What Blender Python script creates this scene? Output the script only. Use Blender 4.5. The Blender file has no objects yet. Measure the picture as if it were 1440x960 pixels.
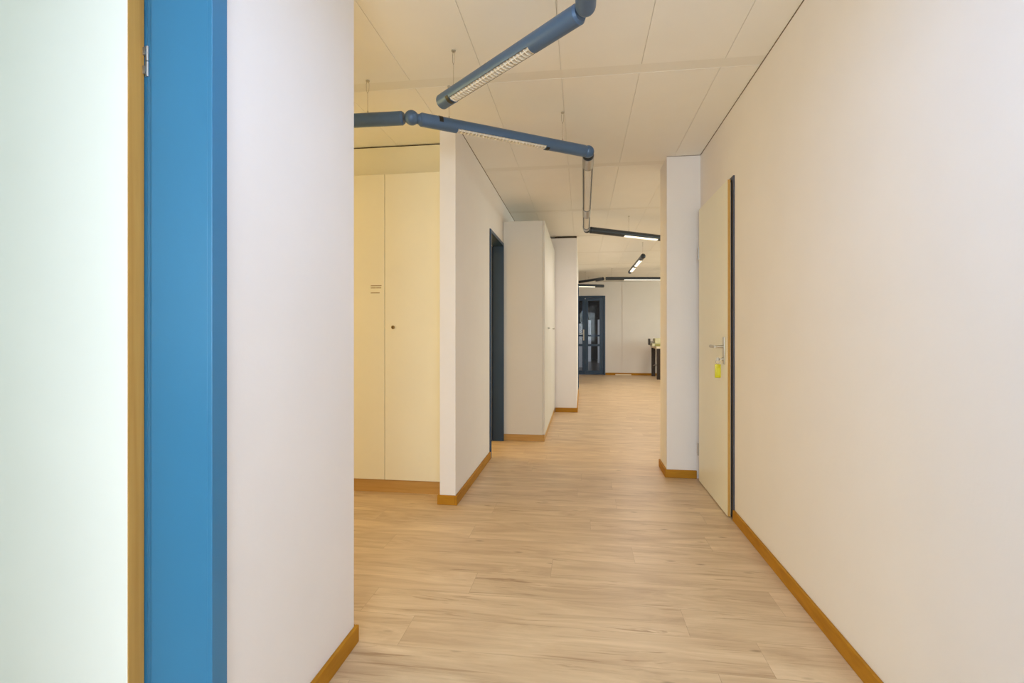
import bpy, bmesh, math, random
from mathutils import Vector, Matrix
random.seed(4)
PI = math.pi
S = bpy.context.scene
COL = S.collection

# ------------------------------------------------------------------ camera, world, light, exposure
cam_data = bpy.data.cameras.new('camera')
cam = bpy.data.objects.new('camera', cam_data); COL.objects.link(cam)
cam.location = (0, 0, 1.12)
cam.rotation_euler = (PI/2, 0, math.atan(98/710))
cam_data.sensor_width = 36; cam_data.lens = 710/1440*36
cam_data.shift_y = -12/1440
cam_data.clip_start = .02; cam_data.clip_end = 80
S.camera = cam
S.view_settings.view_transform = 'Standard'
S.view_settings.look = 'None'
S.view_settings.gamma = 1
S.view_settings.use_curve_mapping = False
S.view_settings.exposure = 0.0
S.cycles.max_bounces = 14; S.cycles.diffuse_bounces = 8
S.cycles.sample_clamp_indirect = 6

w = bpy.data.worlds.new('sky'); S.world = w; w.use_nodes = True
bg = w.node_tree.nodes['Background']; bg.inputs[0].default_value = (.75, .86, 1, 1); bg.inputs[1].default_value = .4

def area(name, loc, rot, sx, sy, power, color):
    l = bpy.data.lights.new(name, 'AREA'); l.shape = 'RECTANGLE'; l.size = sx; l.size_y = sy
    l.energy = power; l.color = color
    o = bpy.data.objects.new(name, l); COL.objects.link(o); o.location = loc; o.rotation_euler = rot
    return o
LIGHTS = dict(      # power, colour
    corridor_window=(80, (.80, .92, 1)), office_window=(36, (.70, 1, 1)), hall_windows=(132, (.92, 1, .86)),
    side_room_window=(58, (1, .66, .16)), stair_window=(80, (.88, .86, 1)), near_fill=(15, (.42, .62, 1)),
    alcove_lamp=(1.5, (1, .61, .08)), alcove_fill=(34, (1, .74, .22)), hall_lamps=(14.5, (1, .86, .80)))
def L_(n): return LIGHTS[n]
def put(n, *a): area(n, *a, *L_(n))
put('corridor_window', (.05, -2.52, 1.5), (PI/2, 0, 0), 1.4, 1.6)
put('office_window', (-2.3, -2.52, 1.5), (PI/2, 0, 0), 2.2, 1.5)
put('hall_windows', (5.5, 8.9, 1.55), (PI/2, 0, PI/2), 7.6, 1.5)
put('side_room_window', (-3.95, 5.4, 1.5), (PI/2, 0, -PI/2), 1.6, 1.2)
put('alcove_fill', (-4.04, 2.56, 1.4), (PI/2, 0, -PI/2), 1.3, 1.9)  # added warm fill to brighten the alcove, source unseen
put('stair_window', (-2.4, 17.2, 1.45), (PI/2, 0, -PI/2), 5.6, 1.7)
def lamp_light(n, x, y, rz, length, share=1.0, up=False):      # light of a lit tube fitting, down through its louvre
    p, c = L_(n)
    area(n, (x, y, 2.232), (0, 0, rz), length, .06, p*share*.72, c)
    if up: area(n, (x, y, 2.318), (PI, 0, rz), length, .06, p*share*.28, c)  # added uplight, there only to brighten the ceiling
lamp_light('near_fill', .017, .75, PI/2, 1.3, up=True)  # added fill: out-of-view stretch of the overhead tube treated as lit
lamp_light('alcove_lamp', -1.95, 2.59, 0, .9)
lamp_light('hall_lamps', .62, 6.18, .6, .6)
lamp_light('hall_lamps', 1.55, 11.05, .15, 1.5, 1.6)
lamp_light('hall_lamps', .91, 8.7, PI/2, 1.3, 1.4)

# ------------------------------------------------------------------ materials
def mat(name, color, rough=.5, metal=0, spec=.5, bump=None, emit=None, estr=0, coat=0):
    m = bpy.data.materials.new(name); m.use_nodes = True
    nt = m.node_tree; b = nt.nodes['Principled BSDF']
    b.inputs['Base Color'].default_value = (*color, 1); b.inputs['Roughness'].default_value = rough
    b.inputs['Metallic'].default_value = metal; b.inputs['Specular IOR Level'].default_value = spec
    b.inputs['Coat Weight'].default_value = coat
    if emit: b.inputs['Emission Color'].default_value = (*emit, 1); b.inputs['Emission Strength'].default_value = estr
    tc = nt.nodes.new('ShaderNodeTexCoord')
    no = nt.nodes.new('ShaderNodeTexNoise'); no.inputs['Scale'].default_value = 3.0; no.inputs['Detail'].default_value = 3
    nt.links.new(tc.outputs['Object'], no.inputs['Vector'])
    mx = nt.nodes.new('ShaderNodeMix'); mx.data_type = 'RGBA'
    mx.inputs['A'].default_value = (*[c*.96 for c in color], 1); mx.inputs['B'].default_value = (*[min(1, c*1.03) for c in color], 1)
    nt.links.new(no.outputs['Fac'], mx.inputs['Factor']); nt.links.new(mx.outputs['Result'], b.inputs['Base Color'])
    if bump:
        scale, strength, dist = bump
        n2 = nt.nodes.new('ShaderNodeTexNoise'); n2.inputs['Scale'].default_value = scale; n2.inputs['Detail'].default_value = 5
        n2.inputs['Roughness'].default_value = .6
        nt.links.new(tc.outputs['Object'], n2.inputs['Vector'])
        bp = nt.nodes.new('ShaderNodeBump'); bp.inputs['Strength'].default_value = strength; bp.inputs['Distance'].default_value = dist
        nt.links.new(n2.outputs['Fac'], bp.inputs['Height']); nt.links.new(bp.outputs['Normal'], b.inputs['Normal'])
    return m

def wood(name, dark, light, scale=(1, 1, 1), rough=.45, contrast=(.3, .7)):
    m = bpy.data.materials.new(name); m.use_nodes = True
    nt = m.node_tree; b = nt.nodes['Principled BSDF']; b.inputs['Roughness'].default_value = rough
    tc = nt.nodes.new('ShaderNodeTexCoord'); mp = nt.nodes.new('ShaderNodeMapping')
    mp.inputs['Scale'].default_value = scale
    nt.links.new(tc.outputs['Object'], mp.inputs['Vector'])
    no = nt.nodes.new('ShaderNodeTexNoise'); no.inputs['Scale'].default_value = 1; no.inputs['Detail'].default_value = 6; no.inputs['Distortion'].default_value = .6
    nt.links.new(mp.outputs[0], no.inputs['Vector'])
    cr = nt.nodes.new('ShaderNodeValToRGB'); cr.color_ramp.elements[0].position = contrast[0]; cr.color_ramp.elements[1].position = contrast[1]
    cr.color_ramp.elements[0].color = (*dark, 1); cr.color_ramp.elements[1].color = (*light, 1)
    nt.links.new(no.outputs['Fac'], cr.inputs[0]); nt.links.new(cr.outputs[0], b.inputs['Base Color'])
    b.inputs['Specular IOR Level'].default_value = .25
    return m

def floor_material():
    m = bpy.data.materials.new('laminate_planks'); m.use_nodes = True
    nt = m.node_tree; N = nt.nodes; L = nt.links; b = N['Principled BSDF']
    tc = N.new('ShaderNodeTexCoord')
    br = N.new('ShaderNodeTexBrick')
    br.inputs['Scale'].default_value = 1; br.inputs['Brick Width'].default_value = 1.28; br.inputs['Row Height'].default_value = .193
    br.inputs['Mortar Size'].default_value = .0011; br.inputs['Mortar Smooth'].default_value = .3; br.inputs['Bias'].default_value = 0
    br.offset = 0; br.offset_frequency = 2; br.squash = 1
    br.inputs['Color1'].default_value = (0, 0, 0, 1); br.inputs['Color2'].default_value = (1, 1, 1, 1); br.inputs['Mortar'].default_value = (.5, .5, .5, 1)
    sp0 = N.new('ShaderNodeSeparateXYZ'); L.new(tc.outputs['Object'], sp0.inputs[0])
    rw = N.new('ShaderNodeMath'); rw.operation = 'DIVIDE'; rw.inputs[1].default_value = .193; L.new(sp0.outputs[1], rw.inputs[0])
    fl = N.new('ShaderNodeMath'); fl.operation = 'FLOOR'; L.new(rw.outputs[0], fl.inputs[0])
    wn = N.new('ShaderNodeTexWhiteNoise'); wn.noise_dimensions = '1D'; L.new(fl.outputs[0], wn.inputs['W'])
    of = N.new('ShaderNodeMath'); of.operation = 'MULTIPLY_ADD'; of.inputs[1].default_value = 1.28; L.new(wn.outputs['Value'], of.inputs[0]); L.new(sp0.outputs[0], of.inputs[2])
    cv = N.new('ShaderNodeCombineXYZ'); L.new(of.outputs[0], cv.inputs[0]); L.new(sp0.outputs[1], cv.inputs[1])
    L.new(cv.outputs[0], br.inputs['Vector'])
    # every plank shifts the grain
    sep = N.new('ShaderNodeSeparateXYZ'); L.new(tc.outputs['Object'], sep.inputs[0])
    ml = N.new('ShaderNodeMath'); ml.operation = 'MULTIPLY'; ml.inputs[1].default_value = 13.7
    L.new(br.outputs['Color'], ml.inputs[0])
    cmb = N.new('ShaderNodeCombineXYZ')
    L.new(sep.outputs[0], cmb.inputs[0]); L.new(sep.outputs[1], cmb.inputs[1]); L.new(ml.outputs[0], cmb.inputs[2])
    def noise(scale, detail, dist, rough=.55):
        mp = N.new('ShaderNodeMapping'); mp.inputs['Scale'].default_value = scale
        L.new(cmb.outputs[0], mp.inputs['Vector'])
        no = N.new('ShaderNodeTexNoise'); no.inputs['Scale'].default_value = 1; no.inputs['Detail'].default_value = detail
        no.inputs['Distortion'].default_value = dist; no.inputs['Roughness'].default_value = rough
        L.new(mp.outputs[0], no.inputs['Vector']); return no.outputs['Fac']
    def ramp(src, stops):
        cr = N.new('ShaderNodeValToRGB'); e = cr.color_ramp.elements
        e[0].position, e[0].color = stops[0][0], (*stops[0][1], 1); e[1].position, e[1].color = stops[-1][0], (*stops[-1][1], 1)
        for p, c in stops[1:-1]:
            x = e.new(p); x.color = (*c, 1)
        L.new(src, cr.inputs[0]); return cr.outputs[0]
    def mixc(fac, a, b_, typ='MIX', f=None):
        mx = N.new('ShaderNodeMix'); mx.data_type = 'RGBA'; mx.blend_type = typ
        if f is not None: mx.inputs['Factor'].default_value = f
        else: L.new(fac, mx.inputs['Factor'])
        for s, v in (('A', a), ('B', b_)):
            if isinstance(v, tuple): mx.inputs[s].default_value = (*v, 1)
            else: L.new(v, mx.inputs[s])
        return mx.outputs['Result']
    base = ramp(noise((1.9, 10, 1), 7, 1.1, .6), [(.31, (.51, .355, .215)), (.5, (.625, .462, .288)), (.70, (.73, .56, .365))])
    fine = ramp(noise((2.2, 95, 1), 4, .2), [(.3, (.94, .935, .925)), (.7, (1.03, 1.03, 1.03))])
    c = mixc(None, base, fine, 'MULTIPLY', 1.0)
    streak = ramp(noise((1.5, 26, 1.7), 5, 2.2, .6), [(.565, (0, 0, 0)), (.66, (1, 1, 1))])
    patch = ramp(noise((1.6, 5, 2.3), 2, .3), [(.42, (0, 0, 0)), (.62, (1, 1, 1))])
    sm = N.new('ShaderNodeMath'); sm.operation = 'MULTIPLY'; L.new(streak, sm.inputs[0]); L.new(patch, sm.inputs[1])
    s2 = N.new('ShaderNodeMath'); s2.operation = 'MULTIPLY'; s2.inputs[1].default_value = .78; L.new(sm.outputs[0], s2.inputs[0])
    c = mixc(s2.outputs[0], c, (.33, .195, .10))
    # knots
    mp = N.new('ShaderNodeMapping'); mp.inputs['Scale'].default_value = (3.6, 11, 1); L.new(cmb.outputs[0], mp.inputs['Vector'])
    vo = N.new('ShaderNodeTexVoronoi'); vo.inputs['Scale'].default_value = 1; L.new(mp.outputs[0], vo.inputs['Vector'])
    kn = ramp(vo.outputs['Distance'], [(.02, (1, 1, 1)), (.11, (0, 0, 0))])
    k2 = N.new('ShaderNodeMath'); k2.operation = 'MULTIPLY'; k2.inputs[1].default_value = .75; L.new(kn, k2.inputs[0])
    c = mixc(k2.outputs[0], c, (.27, .17, .095))
    # plank joints
    j = N.new('ShaderNodeMath'); j.operation = 'MULTIPLY'; j.inputs[1].default_value = .38; L.new(br.outputs['Fac'], j.inputs[0])
    c = mixc(j.outputs[0], c, (.25, .15, .08))
    tint = ramp(br.outputs['Color'], [(0, (.96, .955, .945)), (1, (1.03, 1.03, 1.03))])
    c = mixc(None, c, tint, 'MULTIPLY', 1.0)
    L.new(c, b.inputs['Base Color'])
    b.inputs['Roughness'].default_value = .40; b.inputs['Specular IOR Level'].default_value = .45
    bp = N.new('ShaderNodeBump'); bp.inputs['Strength'].default_value = .25; bp.inputs['Distance'].default_value = .001; bp.invert = True
    L.new(br.outputs['Fac'], bp.inputs['Height']); L.new(bp.outputs['Normal'], b.inputs['Normal'])
    return m

M = dict(
    wall=mat('white_plaster', (.80, .768, .752), .75, bump=(55, .22, .002)),
    ceil=mat('ceiling_panel', (.87, .86, .82), .7, bump=(120, .1, .001)),
    strip=mat('ceiling_profile', (.81, .795, .745), .55),
    gap=mat('shadow_gap', (.05, .035, .02), .8), shadow_line=mat('painted_shadow_brown', (.20, .15, .10), .8),
    floor=floor_material(),
    base=wood('oak_baseboard', (.36, .155, .006), (.46, .215, .012), (6, 6, 30), .6),
    plinth=wood('cabinet_plinth_wood', (.45, .25, .07), (.56, .33, .11), (2, 2, 30), .42),
    edge=wood('door_edging_wood', (.52, .27, .06), (.64, .37, .10), (50, 50, 1.5), .42),
    blue=mat('blue_door_paint', (.034, .18, .35), .32, bump=(30, .05, .001)),
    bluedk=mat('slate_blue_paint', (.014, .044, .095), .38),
    greydk=mat('dark_casing_paint', (.045, .05, .075), .4),
    tube=mat('blue_grey_lamp_paint', (.075, .14, .255), .36, metal=.2),
    tubedk=mat('dark_lamp_metal', (.05, .06, .075), .35, metal=.5),
    steel=mat('brushed_steel', (.42, .41, .40), .33, metal=.9),
    nickel=mat('matt_nickel', (.55, .52, .45), .35, metal=.9),
    black=mat('black_plastic', (.012, .012, .012), .4),
    reflector=mat('satin_reflector', (.42, .37, .30), .35, metal=.6),
    louvre=mat('white_louvre', (.85, .80, .70), .4),
    lampglass=mat('opal_tube', (.85, .82, .74), .3),
    lit=mat('lit_diffuser', (1, .95, .85), .4, emit=(1, .90, .68), estr=1.6),
    leaf=mat('white_door_laminate', (.88, .87, .85), .5, bump=(8, .03, .002)),
    cream=mat('cream_door_laminate', (.82, .80, .68), .4),
    cab=mat('cream_cabinet_laminate', (.82, .775, .62), .38),
    cab2=mat('off_white_cupboard_laminate', (.66, .64, .585), .42),
    print=mat('grey_print', (.33, .25, .13), .6),
    yellow=mat('yellow_plastic', (.58, .53, .003), .4),
    brown=mat('dark_brown_wood', (.02, .010, .006), .45),
    machine=mat('pale_machine_housing', (.66, .64, .42), .45),
    olive=mat('olive_slot', (.28, .27, .07), .5),
    pale=mat('pale_strip', (.85, .74, .56), .5),
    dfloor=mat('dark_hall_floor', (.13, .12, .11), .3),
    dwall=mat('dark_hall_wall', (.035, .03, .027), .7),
    white=mat('white_paint', (.85, .87, .90), .5),
    wire=mat('steel_wire', (.35, .30, .24), .4, metal=.6),
)
def glass_material():
    m = bpy.data.materials.new('clear_glass'); m.use_nodes = True
    nt = m.node_tree; nt.nodes.remove(nt.nodes['Principled BSDF'])
    tr = nt.nodes.new('ShaderNodeBsdfTransparent'); tr.inputs[0].default_value = (.93, .96, .95, 1)
    gl = nt.nodes.new('ShaderNodeBsdfGlossy'); gl.inputs['Roughness'].default_value = .02
    fr = nt.nodes.new('ShaderNodeFresnel'); fr.inputs[0].default_value = 1.2
    mx = nt.nodes.new('ShaderNodeMixShader')
    nt.links.new(fr.outputs[0], mx.inputs[0]); nt.links.new(tr.outputs[0], mx.inputs[1]); nt.links.new(gl.outputs[0], mx.inputs[2])
    nt.links.new(mx.outputs[0], nt.nodes['Material Output'].inputs[0])
    return m
M['glass'] = glass_material()

# ------------------------------------------------------------------ mesh helpers
class MB:
    def __init__(s): s.bm = bmesh.new()
    def box(s, x0, x1, y0, y1, z0, z1, bev=0):
        r = bmesh.ops.create_cube(s.bm, size=1, matrix=Matrix.Translation(((x0+x1)/2, (y0+y1)/2, (z0+z1)/2)) @ Matrix.Diagonal((abs(x1-x0), abs(y1-y0), abs(z1-z0), 1)))
        if bev:
            es = list({e for v in r['verts'] for e in v.link_edges})
            bmesh.ops.bevel(s.bm, geom=es, offset=bev, segments=2, profile=.5, affect='EDGES')
        return s
    def cyl(s, a, b, r, seg=24, r2=None, caps=True):
        a = Vector(a); b = Vector(b); d = b-a
        q = d.to_track_quat('Z', 'Y').to_matrix().to_4x4()
        bmesh.ops.create_cone(s.bm, cap_ends=caps, segments=seg, radius1=r, radius2=r if r2 is None else r2, depth=d.length, matrix=Matrix.Translation((a+b)/2) @ q)
        return s
    def ball(s, c, r, seg=24, scale=(1, 1, 1)):
        bmesh.ops.create_uvsphere(s.bm, u_segments=seg, v_segments=seg//2, radius=r, matrix=Matrix.Translation(c) @ Matrix.Diagonal((*scale, 1)))
        return s
    def path(s, pts, r, seg=8):
        for a, b in zip(pts, pts[1:]): s.cyl(a, b, r, seg)
        for p in pts[1:-1]: s.ball(p, r, 8)
        return s
    def torus(s, c, R, r, axis='X', n=24, k=8):
        rows = []
        for i in range(n):
            t = 2*PI*i/n; row = []
            for j in range(k):
                p = 2*PI*j/k; a = (R+r*math.cos(p))
                u, v, ww = a*math.cos(t), a*math.sin(t), r*math.sin(p)
                co = {'X': (ww, u, v), 'Y': (u, ww, v), 'Z': (u, v, ww)}[axis]
                row.append(s.bm.verts.new(Vector(c)+Vector(co)))
            rows.append(row)
        for i in range(n):
            for j in range(k):
                s.bm.faces.new((rows[i][j], rows[(i+1) % n][j], rows[(i+1) % n][(j+1) % k], rows[i][(j+1) % k]))
        return s
    def sections(s, secs):
        """secs: list of rings (lists of coordinates, same length) joined into a closed skin"""
        rings = [[s.bm.verts.new(c) for c in ring] for ring in secs]
        n = len(rings[0])
        for a, b in zip(rings, rings[1:]):
            for i in range(n): s.bm.faces.new((a[i], a[(i+1) % n], b[(i+1) % n], b[i]))
        s.bm.faces.new(rings[0][::-1]); s.bm.faces.new(rings[-1])
        return s
    def build(s, name, material, parent=None, smooth=False):
        bmesh.ops.recalc_face_normals(s.bm, faces=s.bm.faces)
        me = bpy.data.meshes.new(name); s.bm.to_mesh(me); s.bm.free()
        me.materials.append(material)
        if smooth:
            for p in me.polygons: p.use_smooth = True
            me.set_sharp_from_angle(angle=math.radians(35))
        o = bpy.data.objects.new(name, me); COL.objects.link(o)
        if parent: o.parent = parent
        return o
def struct(o): o['kind'] = 'structure'; return o
def tag(o, label, cat, group=None):
    o['label'] = label; o['category'] = cat
    if group: o['group'] = group
    return o
def empty(name, loc=(0, 0, 0), rz=0):
    o = bpy.data.objects.new(name, None); COL.objects.link(o); o.location = loc; o.rotation_euler = (0, 0, rz)
    o.empty_display_size = .1
    return o
def wallbox(name, *boxes, m='wall'):
    b = MB()
    for x in boxes: b.box(*x)
    return struct(b.build(name, M[m]))

H = 2.49
XL, XR = -.815, .907

# ------------------------------------------------------------------ room shell
struct(MB().box(-4.25, 5.75, -2.75, 13.70, -.08, 0).build('floor', M['floor']))
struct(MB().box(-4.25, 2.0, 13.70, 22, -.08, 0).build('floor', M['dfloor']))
cb = MB()
cb.box(-4.25, 5.75, -2.75, 22, H+.006, H+.1)
xs = [-.107 + .4085*k for k in range(-11, 16)]
ystrip = [2.64 + 1.5*k for k in range(-4, 8)]
for i in range(len(xs)-1):
    for j in range(len(ystrip)-1):
        x0, x1 = xs[i]+.0009, xs[i+1]-.0009
        y0, y1 = ystrip[j]+.088, ystrip[j+1]
        cb.box(max(x0, -4.25), min(x1, 5.75), max(y0, -2.7), min(y1, 13.7), H, H+.006, .0008) if x0 < 5.7 and y0 < 13.6 and y1 > -2.6 else None
struct(cb.build('ceiling', M['ceil']))
for k, y in enumerate(ystrip[1:-1]):
    struct(MB().box(-4.1, 5.6, y+.001, y+.087, H+.0008, H+.006).build('trim_%d' % (k+1), M['strip']))

wallbox('wall_right', (XR, 1.05, -2.6, 3.185, 0, H), (XR, 1.05, 3.185, 4.0, 2.053, H), (XR, 1.05, 4.0, 4.05, 0, H))
wallbox('wall_right_column', (.655, 1.05, 4.05, 4.375, 0, H))
wallbox('wall_hall_south', (1.05, 5.6, 4.255, 4.375, 0, H))
wallbox('wall_left', (-.965, XL, -2.6, .12, 0, H), (-.965, XL, .12, 1.05, 2.08, H), (-.965, XL, 1.05, 1.728, 0, H))
wallbox('wall_office_north', (-4.1, -.965, 1.628, 1.728, 0, H))
wallbox('wall_left_stub', (-.92, XL, 3.21, 4.44, 0, H), (-.92, XL, 4.44, 5.185, 2.045, H), (-.92, XL, 5.185, 7.19, 0, H))
wallbox('wall_alcove_north', (-4.1, -.92, 3.97, 4.07, 0, H))
wallbox('wall_hall_west', (-4.1, -.07, 7.19, 7.31, 0, 2.462), (-.17, -.07, 7.31, 9.6, 0, H), (-.17, -.07, 9.6, 10.5, 2.05, H), (-.17, -.07, 10.5, 11.2, 0, H))
wallbox('wall_far', (-4.1, -.86, 13.7, 13.82, 0, H), (-.86, .62, 13.7, 13.82, 2.115, H), (.62, 5.6, 13.7, 13.82, 0, H), (1.07, 5.6, 13.69, 13.7, 0, H))
wallbox('wall_west', (-4.25, -4.1, -2.75, 1.85, 0, H), (-4.25, -4.1, 1.85, 3.3, 0, .4), (-4.25, -4.1, 1.85, 3.3, 2.4, H), (-4.25, -4.1, 3.3, 4.6, 0, H), (-4.25, -4.1, 4.6, 6.2, 0, .85), (-4.25, -4.1, 4.6, 6.2, 2.15, H), (-4.25, -4.1, 6.2, 13.82, 0, H))
wallbox('wall_back', (-4.1, -3.4, -2.75, -2.6, 0, H), (-3.4, -1.2, -2.75, -2.6, 0, .75), (-3.4, -1.2, -2.75, -2.6, 2.25, H), (-1.2, -.65, -2.75, -2.6, 0, H),
        (-.65, .75, -2.75, -2.6, 0, .7), (-.65, .75, -2.75, -2.6, 2.3, H), (.75, 1.05, -2.75, -2.6, 0, H))
wallbox('wall_east', (5.6, 5.75, 4.2, 5.1, 0, H), (5.6, 5.75, 5.1, 12.7, 0, .8), (5.6, 5.75, 5.1, 12.7, 2.3, H), (5.6, 5.75, 12.7, 13.82, 0, H))
wallbox('trim_ceiling_joint', (.903, .907, -2.6, 4.046, H-.0025, H), (.655, .907, 4.046, 4.05, H-.0025, H), m='shadow_line')  # thin brown strips painting the shadow line where walls meet the ceiling
wallbox('trim_painted_shadow_left', (XL, XL+.004, 3.21, 7.19, H-.0025, H), m='shadow_line')  # same shadow line painted along the left stub wall
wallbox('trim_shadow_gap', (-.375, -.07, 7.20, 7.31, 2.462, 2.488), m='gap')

# windows that let the daylight in
def window(name, axis, c, a0, a1, z0, z1, n):
    b = MB(); t = .05
    def bx(u0, u1, v0, v1, d0=-.03, d1=.03):
        if axis == 'Y': b.box(u0, u1, c+d0, c+d1, v0, v1, .004)
        else: b.box(c+d0, c+d1, u0, u1, v0, v1, .004)
    bx(a0, a1, z0, z0+t); bx(a0, a1, z1-t, z1)
    for k in range(n+1):
        u = a0 + (a1-a0-t)*k/n; bx(u, u+t, z0+t, z1-t)
    f = struct(b.build(name, M['white']))
    b = MB()
    if axis == 'Y': b.box(a0+t, a1-t, c-.006, c+.0, z0+t, z1-t)
    else: b.box(c-.006, c, a0+t, a1-t, z0+t, z1-t)
    b.build('pane', M['glass'], f)
window('window_1', 'Y', -2.68, -.65, .75, .7, 2.3, 1)
window('window_2', 'Y', -2.68, -3.4, -1.2, .75, 2.25, 2)
window('window_3', 'X', 5.68, 5.1, 12.7, .8, 2.3, 5)
window('window_4', 'X', -4.18, 4.6, 6.2, .85, 2.15, 2)

window('added_window_5', 'X', -4.18, 1.85, 3.3, .4, 2.4, 1)  # added window, out of view, built round the warm alcove fill

# baseboards
def bboard(name, *boxes):
    b = MB()
    for x in boxes: b.box(*x, .003)
    return struct(b.build(name, M['base']))
BH = .062; T = .014
bboard('baseboard_right', (XR-T, XR, -2.6, 3.171, 0, BH))
bboard('baseboard_right_column', (.655-T, XR-.03, 4.05-T, 4.05, 0, BH), (.655-T, .655, 4.05, 4.375, 0, BH))
bboard('baseboard_left', (XL, XL+T, 1.06, 1.728+T, 0, BH), (-4.0, XL, 1.728, 1.728+T, 0, BH), (XL, XL+T, -2.6, .07, 0, BH))
bboard('baseboard_left_stub', (XL, XL+T, 3.21-T, 4.43, 0, BH), (-.92-T, XL, 3.21-T, 3.21, 0, BH), (-.92-T, -.92, 3.21, 3.385, 0, BH))
bboard('baseboard_hall_west', (-.372, -.07+T, 7.19-T, 7.19, 0, BH), (-.07, -.07+T, 7.19, 9.55, 0, BH))
bboard('baseboard_far', (.625, 5.6, 13.68-.004, 13.69, 0, BH))
bboard('baseboard_hall_south', (1.05, 5.6, 4.375, 4.375+T, 0, BH))

# ------------------------------------------------------------------ doors
def frame_x(parent, name, xface, side, y0, y1, ztop, depth, face, m, proud=.012, jt=.012, head=None):
    """steel frame in a wall whose visible face is x = xface; side = +1 if that face looks to +X. y0..y1 clear opening"""
    b = MB(); head = face if head is None else head
    xf = xface + side*proud; xb = xface - side*depth
    lo, hi = min(xf, xface), max(xf, xface)
    b.box(lo, hi, y0-face, y0, 0, ztop+head, .0015); b.box(lo, hi, y1, y1+face, 0, ztop+head, .0015); b.box(lo, hi, y0, y1, ztop, ztop+head, .0015)
    l2, h2 = min(xf, xb), max(xf, xb)
    b.box(l2, h2, y0-jt, y0, 0, ztop, .002); b.box(l2, h2, y1, y1+jt, 0, ztop, .002); b.box(l2, h2, y0-jt, y1+jt, ztop, ztop+jt, .002)
    return b.build(name, m, parent)

# door_1: blue framed doorway in the near left wall, its white leaf standing open
d1 = struct(empty('door_1', (-.89, .58, 0)))
def rel(o, root):   # mesh was built in world coordinates: keep it there under the root
    o.location = -Vector(root.location); return o
f = MB()
for (ya, yb) in ((1.007, 1.055), (.105, .153)):
    f.box(-.815, -.803, ya, yb, 0, 2.10, .0012)
f.box(-.815, -.803, .153, 1.007, 2.052, 2.10, .002)
f.box(-.952, -.8145, 1.007, 1.022, 0, 2.052, .0006); f.box(-.952, -.8035, .138, .153, 0, 2.052, .003); f.box(-.952, -.8035, .138, 1.022, 2.052, 2.066, .002)
f.box(-.992, -.9530, 1.0165, 1.030, 0, 2.066, .0006)          # rebate on the room side
f.box(-.972, -.9545, .130, .144, 0, 2.066, .002)
f.box(-.972, -.9655, 1.016, 1.075, 0, 2.10, .002)
rel(f.build('door_frame', M['blue'], d1), d1)
LX = -.976
lf = MB(); lf.box(LX-.86, LX-.0015, .9715, 1.014, .008, 2.045, .0015)
leaf = rel(lf.build('door_leaf', M['leaf'], d1), d1)
e = MB(); e.box(LX-.0015, LX+.0005, .9725, .9995, .009, 2.044); e.box(LX-.0015, LX-.0006, .9995, 1.0135, .009, 2.044)
eo = e.build('edge_band', M['edge'], leaf); eo['label'] = 'honey coloured wooden edge of the open leaf'
for zc in (1.732, .28):
    h = MB(); h.cyl((LX+.005, 1.017, zc-.034), (LX+.005, 1.017, zc-.001), .0045, 16); h.cyl((LX+.005, 1.017, zc+.001), (LX+.005, 1.017, zc+.034), .0045, 16)
    h.box(LX-.004, LX+.005, 1.009, 1.015, zc-.03, zc-.012, .001); h.box(LX-.004, LX+.005, 1.009, 1.015, zc+.012, zc+.03, .001)
    h.build('hinge', M['steel'], leaf, True)
hh = MB(); hh.box(LX-.82, LX-.785, .963, .9715, .93, 1.15, .003); hh.cyl((LX-.80, .963, 1.06), (LX-.80, .92, 1.06), .009); hh.cyl((LX-.80, .922, 1.06), (LX-.69, .922, 1.06), .009)
hh.build('handle', M['nickel'], leaf, True)

# door_2: flush cream door in the right wall, closed
d2 = struct(empty('door_2', (XR, 3.6, 0)))
rel(frame_x(d2, 'door_frame', XR, -1, 3.198, 3.985, 2.040, .14, .026, M['greydk'], proud=.010, head=.024), d2)
lf = MB(); lf.box(.8765, .8905, 3.2125, 3.966, .008, 2.050, .0012)
leaf2 = rel(lf.build('door_leaf', M['cream'], d2), d2)
MB().box(.8915, .93, 3.226, 3.962, .010, 2.036).build('leaf_core', M['cream'], leaf2)
eb = MB().box(.8770, .8928, 3.2095, 3.2128, .009, 2.049, .0005).build('edge_band', M['edge'], leaf2); eb['label'] = 'honey wood edging on the near side of the leaf'
for zc in (1.72, .24):
    MB().cyl((.8745, 3.972, zc-.045), (.8745, 3.972, zc+.045), .007, 16).build('hinge', M['steel'], leaf2, True)
hy = 3.282
rel(MB().box(.898, .906, 3.1985, 3.222, .004, 2.039, .001).build('rubber_seal', M['black'], d2), d2)
h = MB(); h.box(.8685, .8765, hy-.017, hy+.017, .925, 1.095, .004)
plate = h.build('lock_plate', M['nickel'], leaf2, True)
h = MB(); h.cyl((.8685, hy, 1.035), (.822, hy, 1.035), .009, 20); h.cyl((.824, hy-.004, 1.035), (.822, hy+.118, 1.035), .0095, 20); h.ball((.822, hy+.118, 1.035), .0095, 16)
h.build('handle', M['nickel'], leaf2, True)
MB().cyl((.8685, hy, .958), (.862, hy, .958), .010, 20).build('lock_cylinder', M['nickel'], leaf2, True)
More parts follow.
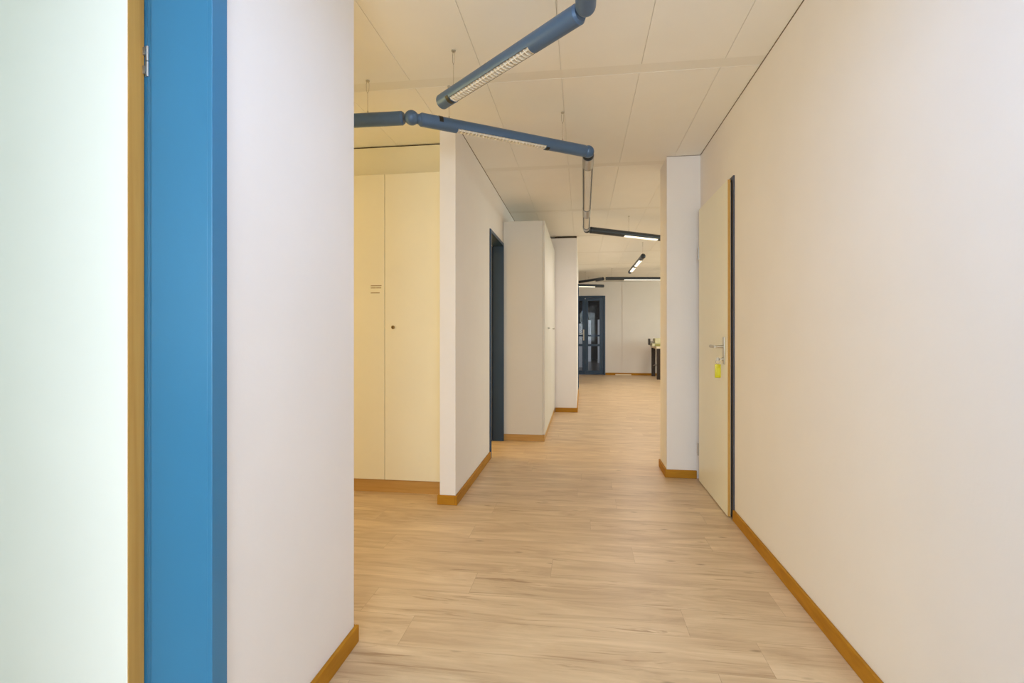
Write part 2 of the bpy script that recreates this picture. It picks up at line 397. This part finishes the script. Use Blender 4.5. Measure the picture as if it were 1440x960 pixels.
# key with yellow fob hanging from the lock
kt = tag(empty('key_tag', (.846, hy-.002, .93)), 'yellow plastic key fob hanging from the key in the cream door lock', 'key fob')
b = MB(); b.box(-.004, .016, -.0015, .0015, .024, .032); b.cyl((-.008, -.0015, .028), (-.008, .0015, .028), .011, 20)
b.build('key', M['nickel'], kt, True)
MB().torus((-.009, 0, .010), .013, .0014, 'Y').build('key_ring', M['steel'], kt, True)
b = MB(); b.box(-.027, .009, -.004, .004, -.088, -.004, .0035); fob = b.build('fob', M['yellow'], kt, True)
MB().box(-.020, .003, -.0046, -.004, -.074, -.026, .0003).build('paper_insert', mat('pale_yellow_label', (.62, .58, .02), .5), fob)

# door_3: slate blue framed doorway in the left wall beyond the cabinets
d3 = struct(empty('door_3', (XL, 4.83, 0)))
f = MB()
f.box(XL, -.802, 4.435, 4.475, 0, 2.052, .002); f.box(XL, -.802, 5.168, 5.196, 0, 2.052, .002); f.box(XL, -.802, 4.475, 5.168, 2.020, 2.052, .002)
f.box(-.919, -.803, 4.463, 4.475, 0, 2.02, .002); f.box(-.919, -.803, 5.168, 5.180, 0, 2.02, .002); f.box(-.919, -.803, 4.463, 5.180, 2.02, 2.032, .002)
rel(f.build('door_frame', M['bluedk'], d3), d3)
g = MB(); g.box(-.928, -.9195, 5.150, 5.185, 0, 2.02, .001)
rel(g.build('rubber_seal', M['black'], d3), d3)
lf = MB().box(-1.74, -.945, 4.395, 4.435, .008, 2.01, .002); rel(lf.build('door_leaf', M['cream'], d3), d3)

# door_4: frame further on in the hall's west wall
d4 = struct(empty('door_4', (-.07, 10.05, 0)))
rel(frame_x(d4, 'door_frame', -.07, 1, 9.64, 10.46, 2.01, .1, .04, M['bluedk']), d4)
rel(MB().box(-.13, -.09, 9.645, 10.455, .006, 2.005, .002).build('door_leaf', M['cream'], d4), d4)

# door_5: glazed double door in the far wall
d5 = struct(empty('door_5', (-.12, 13.7, 0)))
f = MB()
f.box(.575, .622, 13.66, 13.82, 0, 2.112, .004); f.box(-.862, -.815, 13.66, 13.82, 0, 2.112, .004); f.box(-.815, .575, 13.66, 13.82, 2.06, 2.112, .004)
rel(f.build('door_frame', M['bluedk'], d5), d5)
def glazed_leaf(x0, x1, sl, sr):
    b = MB(); ya, yb = 13.675, 13.715
    b.box(x0, x0+sl, ya, yb, .02, 2.055, .003); b.box(x1-sr, x1, ya, yb, .02, 2.055, .003)
    b.box(x0+sl, x1-sr, ya, yb, .02, .115, .003); b.box(x0+sl, x1-sr, ya, yb, 1.98, 2.055, .003)
    b.box(x0+sl, x1-sr, ya+.004, yb-.004, 1.028, 1.068, .003); b.box(x0+sl, x1-sr, ya+.004, yb-.004, .765, .825, .003)
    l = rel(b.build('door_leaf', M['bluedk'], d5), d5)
    MB().box(x0+sl-.01, x1-sr+.01, 13.692, 13.698, .105, 1.99).build('glass_pane', M['glass'], l)
    return l
L1 = glazed_leaf(-.813, .093, .08, .076); L2 = glazed_leaf(.097, .573, .075, .10)
h = MB(); h.box(.035, .068, 13.660, 13.675, .92, 1.21, .004); h.build('lock_plate', M['nickel'], L1, True)
h = MB(); h.cyl((.052, 13.675, 1.10), (.052, 13.62, 1.10), .011); h.cyl((.055, 13.622, 1.10), (-.09, 13.622, 1.10), .011); h.build('handle', M['nickel'], L1, True)

# ------------------------------------------------------------------ hallway behind the glazed door
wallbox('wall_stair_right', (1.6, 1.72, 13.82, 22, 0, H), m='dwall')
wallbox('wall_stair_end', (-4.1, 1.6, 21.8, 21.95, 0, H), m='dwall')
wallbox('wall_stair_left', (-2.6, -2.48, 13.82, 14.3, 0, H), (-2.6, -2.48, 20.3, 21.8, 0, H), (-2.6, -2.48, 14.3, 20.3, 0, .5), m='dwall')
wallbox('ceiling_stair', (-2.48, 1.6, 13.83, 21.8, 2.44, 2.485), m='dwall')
for (x, y0, y1, wdt) in ((.60, 19.2, 19.3, .12), (.98, 18.0, 18.1, .07), (.20, 19.9, 20.0, .16)):
    o = MB().box(x, x+wdt, y0, y1, 0, 1.62, .004).build('white_post', M['white'])
    tag(o, 'slim white post in the dark hallway seen through the glazed door', 'post', 'white posts behind the glazed door')
o = MB().box(-1.2, .10, 16.6, 16.65, .0, 1.42, .003).build('white_screen', M['white'])
tag(o, 'white screen panel standing behind the left leaf of the glazed door', 'screen')
sg = MB().box(.60, .86, 17.6, 17.63, .68, .98, .004).build('notice_board', M['pale'])
sg.location = (0, 0, 0)
MB().cyl((.73, 17.62, .01), (.73, 17.62, .69), .012).build('stand', M['steel'], sg)
tag(sg, 'pale notice panel on a thin stand behind the glazed door', 'notice')
for (x, y) in ((.35, 16.2), (.45, 18.6)):
    r = tag(empty('ceiling_light', (x, y, 2.36)), 'bright strip light over the dark hallway behind the glass door', 'ceiling light', 'strip lights behind the glazed door')
    MB().box(-.55, .55, -.08, .08, .02, .08, .004).build('housing', M['white'], r)
    MB().box(-.53, .53, -.07, .07, 0, .02, .004).build('diffuser', M['lit'], r)

# ------------------------------------------------------------------ built-in cabinets in the alcove
CY = 3.39
def cabinet(x0, x1, label, detail):
    r = tag(empty('built_in_cabinet', ((x0+x1)/2, CY+.25, 0)), label, 'cabinet', None)
    b = MB(); b.box(x0, x1, CY+.022, 3.96, .088, 2.236, .001); rel(b.build('body', M['cab'], r), r)
    b = MB(); b.box(x0, x1, CY+.150, CY+.17, 2.2365, 2.480, .001); rel(b.build('top_panel', M['cab'], r), r)
    b = MB(); b.box(x0, x1, CY+.012, 3.95, .0, .086); p = rel(b.build('plinth', M['plinth'], r), r); p['label'] = 'orange wood plinth'
    xm = (x0+x1)/2
    for k, (a, c) in enumerate(((x0+.0015, xm-.0015), (xm+.0015, x1-.0015))):
        b = MB(); b.box(a, c, CY, CY+.020, .090, 2.234, .0022)
        d = rel(b.build('door', M['cab'], r), r)
        if k == 1:
            b = MB(); b.cyl((a+.060, CY, 1.160), (a+.060, CY-.006, 1.160), .0125, 28); es = b.build('lock', mat('bronze_lock', (.32, .22, .09), .35, metal=.8), d, True)
            b = MB(); b.cyl((a+.060, CY-.006, 1.161), (a+.060, CY-.0068, 1.161), .0045, 16); b.box(a+.0578, a+.0622, CY-.0068, CY-.006, 1.150, 1.160)
            b.build('keyhole', M['black'], es)
        elif detail:
            pl = None
            for (z, segs) in ((1.452, [(0, .010), (.012, .030), (.033, .052), (.055, .076)]), (1.437, [(0, .022), (.025, .034), (.040, .058), (.061, .074)]), (1.402, [(0, .020), (.023, .040), (.043, .062)])):
                b = MB()
                for (s0, s1) in segs: b.box(-1.473+s0, -1.473+s1+.0031, CY-.0006, CY+.0002, z-.0032, z+.0032)
                lb = b.build('printed_line', M['print'], d); lb['label'] = 'small grey printed lettering'
    return r
cabinet(-1.776, -.965, 'tall cream built-in cabinet with round lock beside the white wall end', True)
cabinet(-2.590, -1.779, 'tall cream built-in cabinet further left in the alcove', False)
struct(MB().box(-.963, -.921, CY+.006, 3.96, .0, 2.236).box(-.963, -.921, CY+.15, 3.96, 2.236, 2.480).build('trim_cabinet_filler', M['cab']))
struct(MB().box(-2.6, -.922, CY+.156, 3.96, 2.4805, 2.4885).build('trim_cabinet_gap', M['gap']))

# ------------------------------------------------------------------ cupboard row beyond the blue doorway
def cupboard(y0, y1, label):
    x0, x1 = XL+.003, -.376; zt = 2.28
    r = tag(empty('tall_cupboard', ((x0+x1)/2, (y0+y1)/2, 0)), label, 'cupboard', None)
    b = MB(); b.box(x0, x1-.020, y0, y1, .068, zt, .002); rel(b.build('body', M['cab2'], r), r)
    b = MB(); b.box(x0, x1-.004, y0+.003, y1, 0, .066, .001); p = rel(b.build('plinth', M['plinth'], r), r); p['label'] = 'orange wood plinth'
    ym = (y0+y1)/2
    for k, (a, c) in enumerate(((y0+.001, ym-.0015), (ym+.0015, y1-.0015))):
        d = rel(MB().box(x1-.019, x1, a, c, .070, zt-.002, .0025).build('door', M['cab2'], r), r)
        yk = c-.04 if k == 0 else a+.04
        MB().cyl((x1, yk, 1.175), (x1+.018, yk, 1.175), .008, 16).build('knob', M['nickel'], d, True)
cupboard(5.205, 6.19, 'tall off-white cupboard with plain side panel beside the blue doorway')
cupboard(6.193, 7.172, 'tall off-white cupboard at the far end of the row against white wall')

# ------------------------------------------------------------------ zigzag tube lights
R = .0365; ZT = 2.275
def ring(x, r, cut, n=40):
    """closed section outline at x; cut = opening half angle about straight down (0 = full circle)"""
    if cut == 0:
        return [(x, r*math.sin(a), -r*math.cos(a)) for a in [2*PI*i/n for i in range(n)]]
def tube_light(name, p0, p1, label, openings, lit=False, balls=(), cables=(), clips=(), sleeves=(), body='tube', group='blue tube lamps hung in a zigzag', caps=(True, True)):
    p0 = Vector((p0[0], p0[1], ZT)); p1 = Vector((p1[0], p1[1], ZT)); d = p1-p0; Ln = d.length
    r = tag(empty(name, p0, math.atan2(d.y, d.x)), label, 'lamp', group)
    N = 36; CUT = math.radians(52)
    b = MB(); bm = b.bm
    # housing: closed cylinders between the openings, a shell with an open underside over them
    edges = [0]
    for (a, c) in openings: edges += [a, c]
    edges.append(Ln)
    for k in range(0, len(edges), 2):
        if edges[k+1]-edges[k] > .002:
            b.cyl((edges[k], 0, 0), (edges[k+1], 0, 0), R, N)
    for (a, c) in openings:
        outer = []; M_ = 26
        angs = [CUT + (2*PI-2*CUT)*i/M_ for i in range(M_+1)]
        sec = lambda x: [(x, R*math.sin(t), -R*math.cos(t)) for t in angs] + [(x, (R-.0022)*math.sin(t), -(R-.0022)*math.cos(t)) for t in angs[::-1]]
        b.sections([sec(a), sec(c)])
    b.cyl((-.010, 0, 0), (.001, 0, 0), R*.80, N, r2=R); b.cyl((Ln-.001, 0, 0), (Ln+.010, 0, 0), R, N, r2=R*.80)
    b.build('housing', M[body], r, True)
    for (a, c) in openings:
        if lit:
            s = MB(); angs = [-CUT*.97 + 2*CUT*.97*i/12 for i in range(13)]
            sec = lambda x: [(x, (R-.001)*math.sin(t), -(R-.001)*math.cos(t)) for t in angs]
            s.sections([sec(a+.001), sec(c-.001)]); s.build('diffuser', M['lit'], r, True)
        else:
            s = MB(); ch = R*math.cos(CUT)
            # reflector tray behind the blades
            yy = R*math.sin(CUT)-.003
            s.sections([[(x, -yy, -ch), (x, -yy*.7, .008), (x, yy*.7, .008), (x, yy, -ch), (x, yy-.001, -ch), (x, yy*.7-.001, .007), (x, -yy*.7+.001, .007), (x, -yy+.001, -ch)] for x in (a+.001, c-.001)])
            s.build('reflector', M['reflector'], r); s = MB()
            n = max(3, int((c-a)/.0205))
            for i in range(n):
                x = a+.006 + (c-a-.012)*i/(n-1)
                pts = [(-yy, -ch+.001)] + [(.93*R*math.sin(t), -.93*R*math.cos(t)) for t in [-CUT*.85+2*CUT*.85*j/8 for j in range(9)]] + [(yy, -ch+.001), (yy*.72, .004), (-yy*.72, .004)]
                s.sections([[(x-.0022, p[0], p[1]) for p in pts], [(x+.0022, p[0], p[1]) for p in pts]])
            # two side rails that carry the blades
            for sg in (-1, 1):
                s.box(a+.001, c-.001, sg*yy*.62-.0012, sg*yy*.62+.0012, -.80*R, -.45*R)
            s.build('louvre', M['louvre'], r)
            MB().cyl((a+.01, 0, -.002), (c-.01, 0, -.002), .0075, 14).build('fluorescent_tube', M['lampglass'], r, True)
    for x in balls:
        o = MB().ball((x, 0, 0), R*1.07, 28).build('ball_joint', M[body], r, True)
        sg = 1 if x < Ln/2 else -1
        MB().cyl((x+sg*.02, 0, 0), (x+sg*.058, 0, 0), R*.72, 24).build('neck', M[body], o, True)
    for (a, c) in sleeves:
        MB().cyl((a, 0, 0), (c, 0, 0), R*1.05, N).build('end_sleeve', M['steel'], r, True)
    for (x, side) in clips:
        k = MB(); angs = [math.radians(t) for t in range(-40, 41, 10)]
        off = PI/2*side
        sec = lambda x_: [(x_, (R+.0015)*math.sin(t+off), -(R+.0015)*math.cos(t+off)) for t in angs] + [(x_, (R-.001)*math.sin(t+off), -(R-.001)*math.cos(t+off)) for t in angs[::-1]]
        k.sections([sec(x-.011), sec(x+.011)]); k.build('clip', M['black'], r)
    for x in cables:
        top = H-.001-ZT
        MB().cyl((x, 0, top), (x, 0, top-.006), .010, 20).build('ceiling_fixing', M['nickel'], r, True)
        MB().cyl((x, 0, R-.001), (x, 0, R+.012), .004, 12).build('cable_grip', M['nickel'], r, True)
        k = MB(); k.path([(x-.004, 0, top-.004), (x-.008, 0, top-.02), (x-.007, 0, top-.055), (x, 0, top-.07), (x+.007, 0, top-.055), (x+.008, 0, top-.02), (x+.004, 0, top-.004)], .0009)
        k.cyl((x, 0, top-.07), (x, 0, R), .0009, 8)
        k.build('suspension_wire', M['wire'], r)
    return r

A = (-.905, 2.612); B = (.040, 3.255); C = (.050, 5.700)
def dist(p, q): return math.hypot(p[0]-q[0], p[1]-q[1])
def along(p, q, t):
    l = dist(p, q); return (p[0]+(q[0]-p[0])*t/l, p[1]+(q[1]-p[1])*t/l)
# chain 2
pa = (-2.35, 2.58)
tube_light('tube_lamp', pa, along(A, pa, .052), 'blue tube lamp running left into the alcove above the cream cabinets', [(.05, .72)], lit=True, cables=(1.2,), group=None)
a1 = along(A, B, .052); LB = dist(a1, B)
tube_light('tube_lamp', a1, along(B, A, .03), 'blue tube lamp with unlit louvre running from the white wall end to mid corridor', [(.205, .775)], balls=(-.052, LB), cables=(.16, .90), clips=((.105, -1.35), (.787, 0)), group=None)
bc = (B[0]+.002, B[1]+.065)
tube_light('tube_lamp', bc, (C[0], C[1]-.055), 'unlit tube lamp pointing straight down the corridor, steel sleeves on its ends', [(.21, 1.39), (1.69, 2.20)], sleeves=((.005, .20), (1.40, 1.68), (2.21, 2.31)), body='tubedk', cables=(), group=None)
D = (2.1, 7.15)
cdir = along(C, D, .06)
tube_light('tube_lamp', cdir, D, 'lit dark tube lamp crossing from mid corridor to behind the white column', [(.47, .98)], lit=True, cables=(.55, 1.7), sleeves=(), body='tubedk', balls=(-.05,), group=None)
# chain 1, nearest the camera
E1 = (-.690, 2.452); E2 = (-.012, 1.846); E3 = (.014, 1.800)
LE = dist(E1, E2)
tube_light('tube_lamp', E1, E2, 'nearest blue tube lamp, slanting up to the right with an unlit white louvre', [(.100, .665)], clips=((.088, -.35),), cables=(.10, .80), group=None)
ov = tube_light('tube_lamp', (E3[0], E3[1]), (.020, .20), 'blue tube lamp cut off by the top of the photo, rounded end showing', [(.55, 1.45)], lit=True, cables=(.35,), group=None)  # its glowing section is added, above the view
MB().ball((0, 0, 0), R*.995, 28).build('end_cap', M['tube'], ov, True)
# far lamps in the hall
tube_light('tube_lamp', (.915, 7.80), (.905, 9.78), 'short lit lamp pointing down the hall with two white glowing sections', [(.25, .95), (1.12, 1.70)], lit=True, balls=(0,), cables=(.04,), body='tubedk', group=None)
tube_light('tube_lamp', (.515, 10.90), (2.60, 11.22), 'long dark tube lamp across the far hall with its right part glowing', [(.38, 1.90)], lit=True, cables=(.12, 2.0), body='tubedk', group=None)
tube_light('tube_lamp', (-.22, 11.84), (.450, 10.938), 'dark unlit tube lamp slanting back above the blue glazed door', [(.2, .9)], cables=(.5,), body='tubedk', group=None)
tube_light('tube_lamp', (-.95, 12.05), (.53, 12.62), 'lit stub of a tube lamp directly in front of the glazed door top', [(.25, 1.36)], lit=True, cables=(1.2,), body='tubedk', group=None)

# ------------------------------------------------------------------ far hall furniture
t = tag(empty('work_table', (2.5, 12.95, 0)), 'pale topped table on dark legs half hidden by the white column', 'table')
b = MB(); b.box(-.72, .75, -.45, .62, .742, .790, .004); b.build('table_top', M['pale'], t)
for (x, y) in ((-.66, -.42), (-.66, .52), (.66, -.42), (.66, .52)):
    MB().box(x-.045, x+.045, y-.045, y+.045, 0, .742, .004).build('leg', M['brown'], t)
MB().cyl((-.66, -.38, .36), (-.66, .48, .28), .016, 12).build('brace', M['steel'], t, True)
m = tag(empty('cutting_machine', (2.30, 12.85, .790)), 'pale yellowish office machine with black end plate lying on the far table', 'machine')
b = MB(); b.box(-.60, .65, -.22, .22, .0, .075, .006); b.box(-.53, .65, -.16, .22, .075, .20, .02); b.build('housing', M['machine'], m)
MB().box(-.535, .60, -.235, -.222, .015, .060, .003).build('front_tray', M['olive'], m)
MB().box(-.30, .40, -.165, -.158, .095, .130, .003).build('slot', M['black'], m)
MB().box(-.665, -.635, -.16, .10, .035, .19, .006).build('end_plate', M['black'], m)
MB().cyl((-.640, -.03, .11), (-.525, -.03, .11), .02, 16).build('shaft', M['steel'], m, True)
o = MB().box(.885, 1.30, 13.655, 13.674, 0, .028, .003).build('floor_strip', M['pale'])
tag(o, 'pale flat strip lying on the floor along the far baseboard', 'strip')
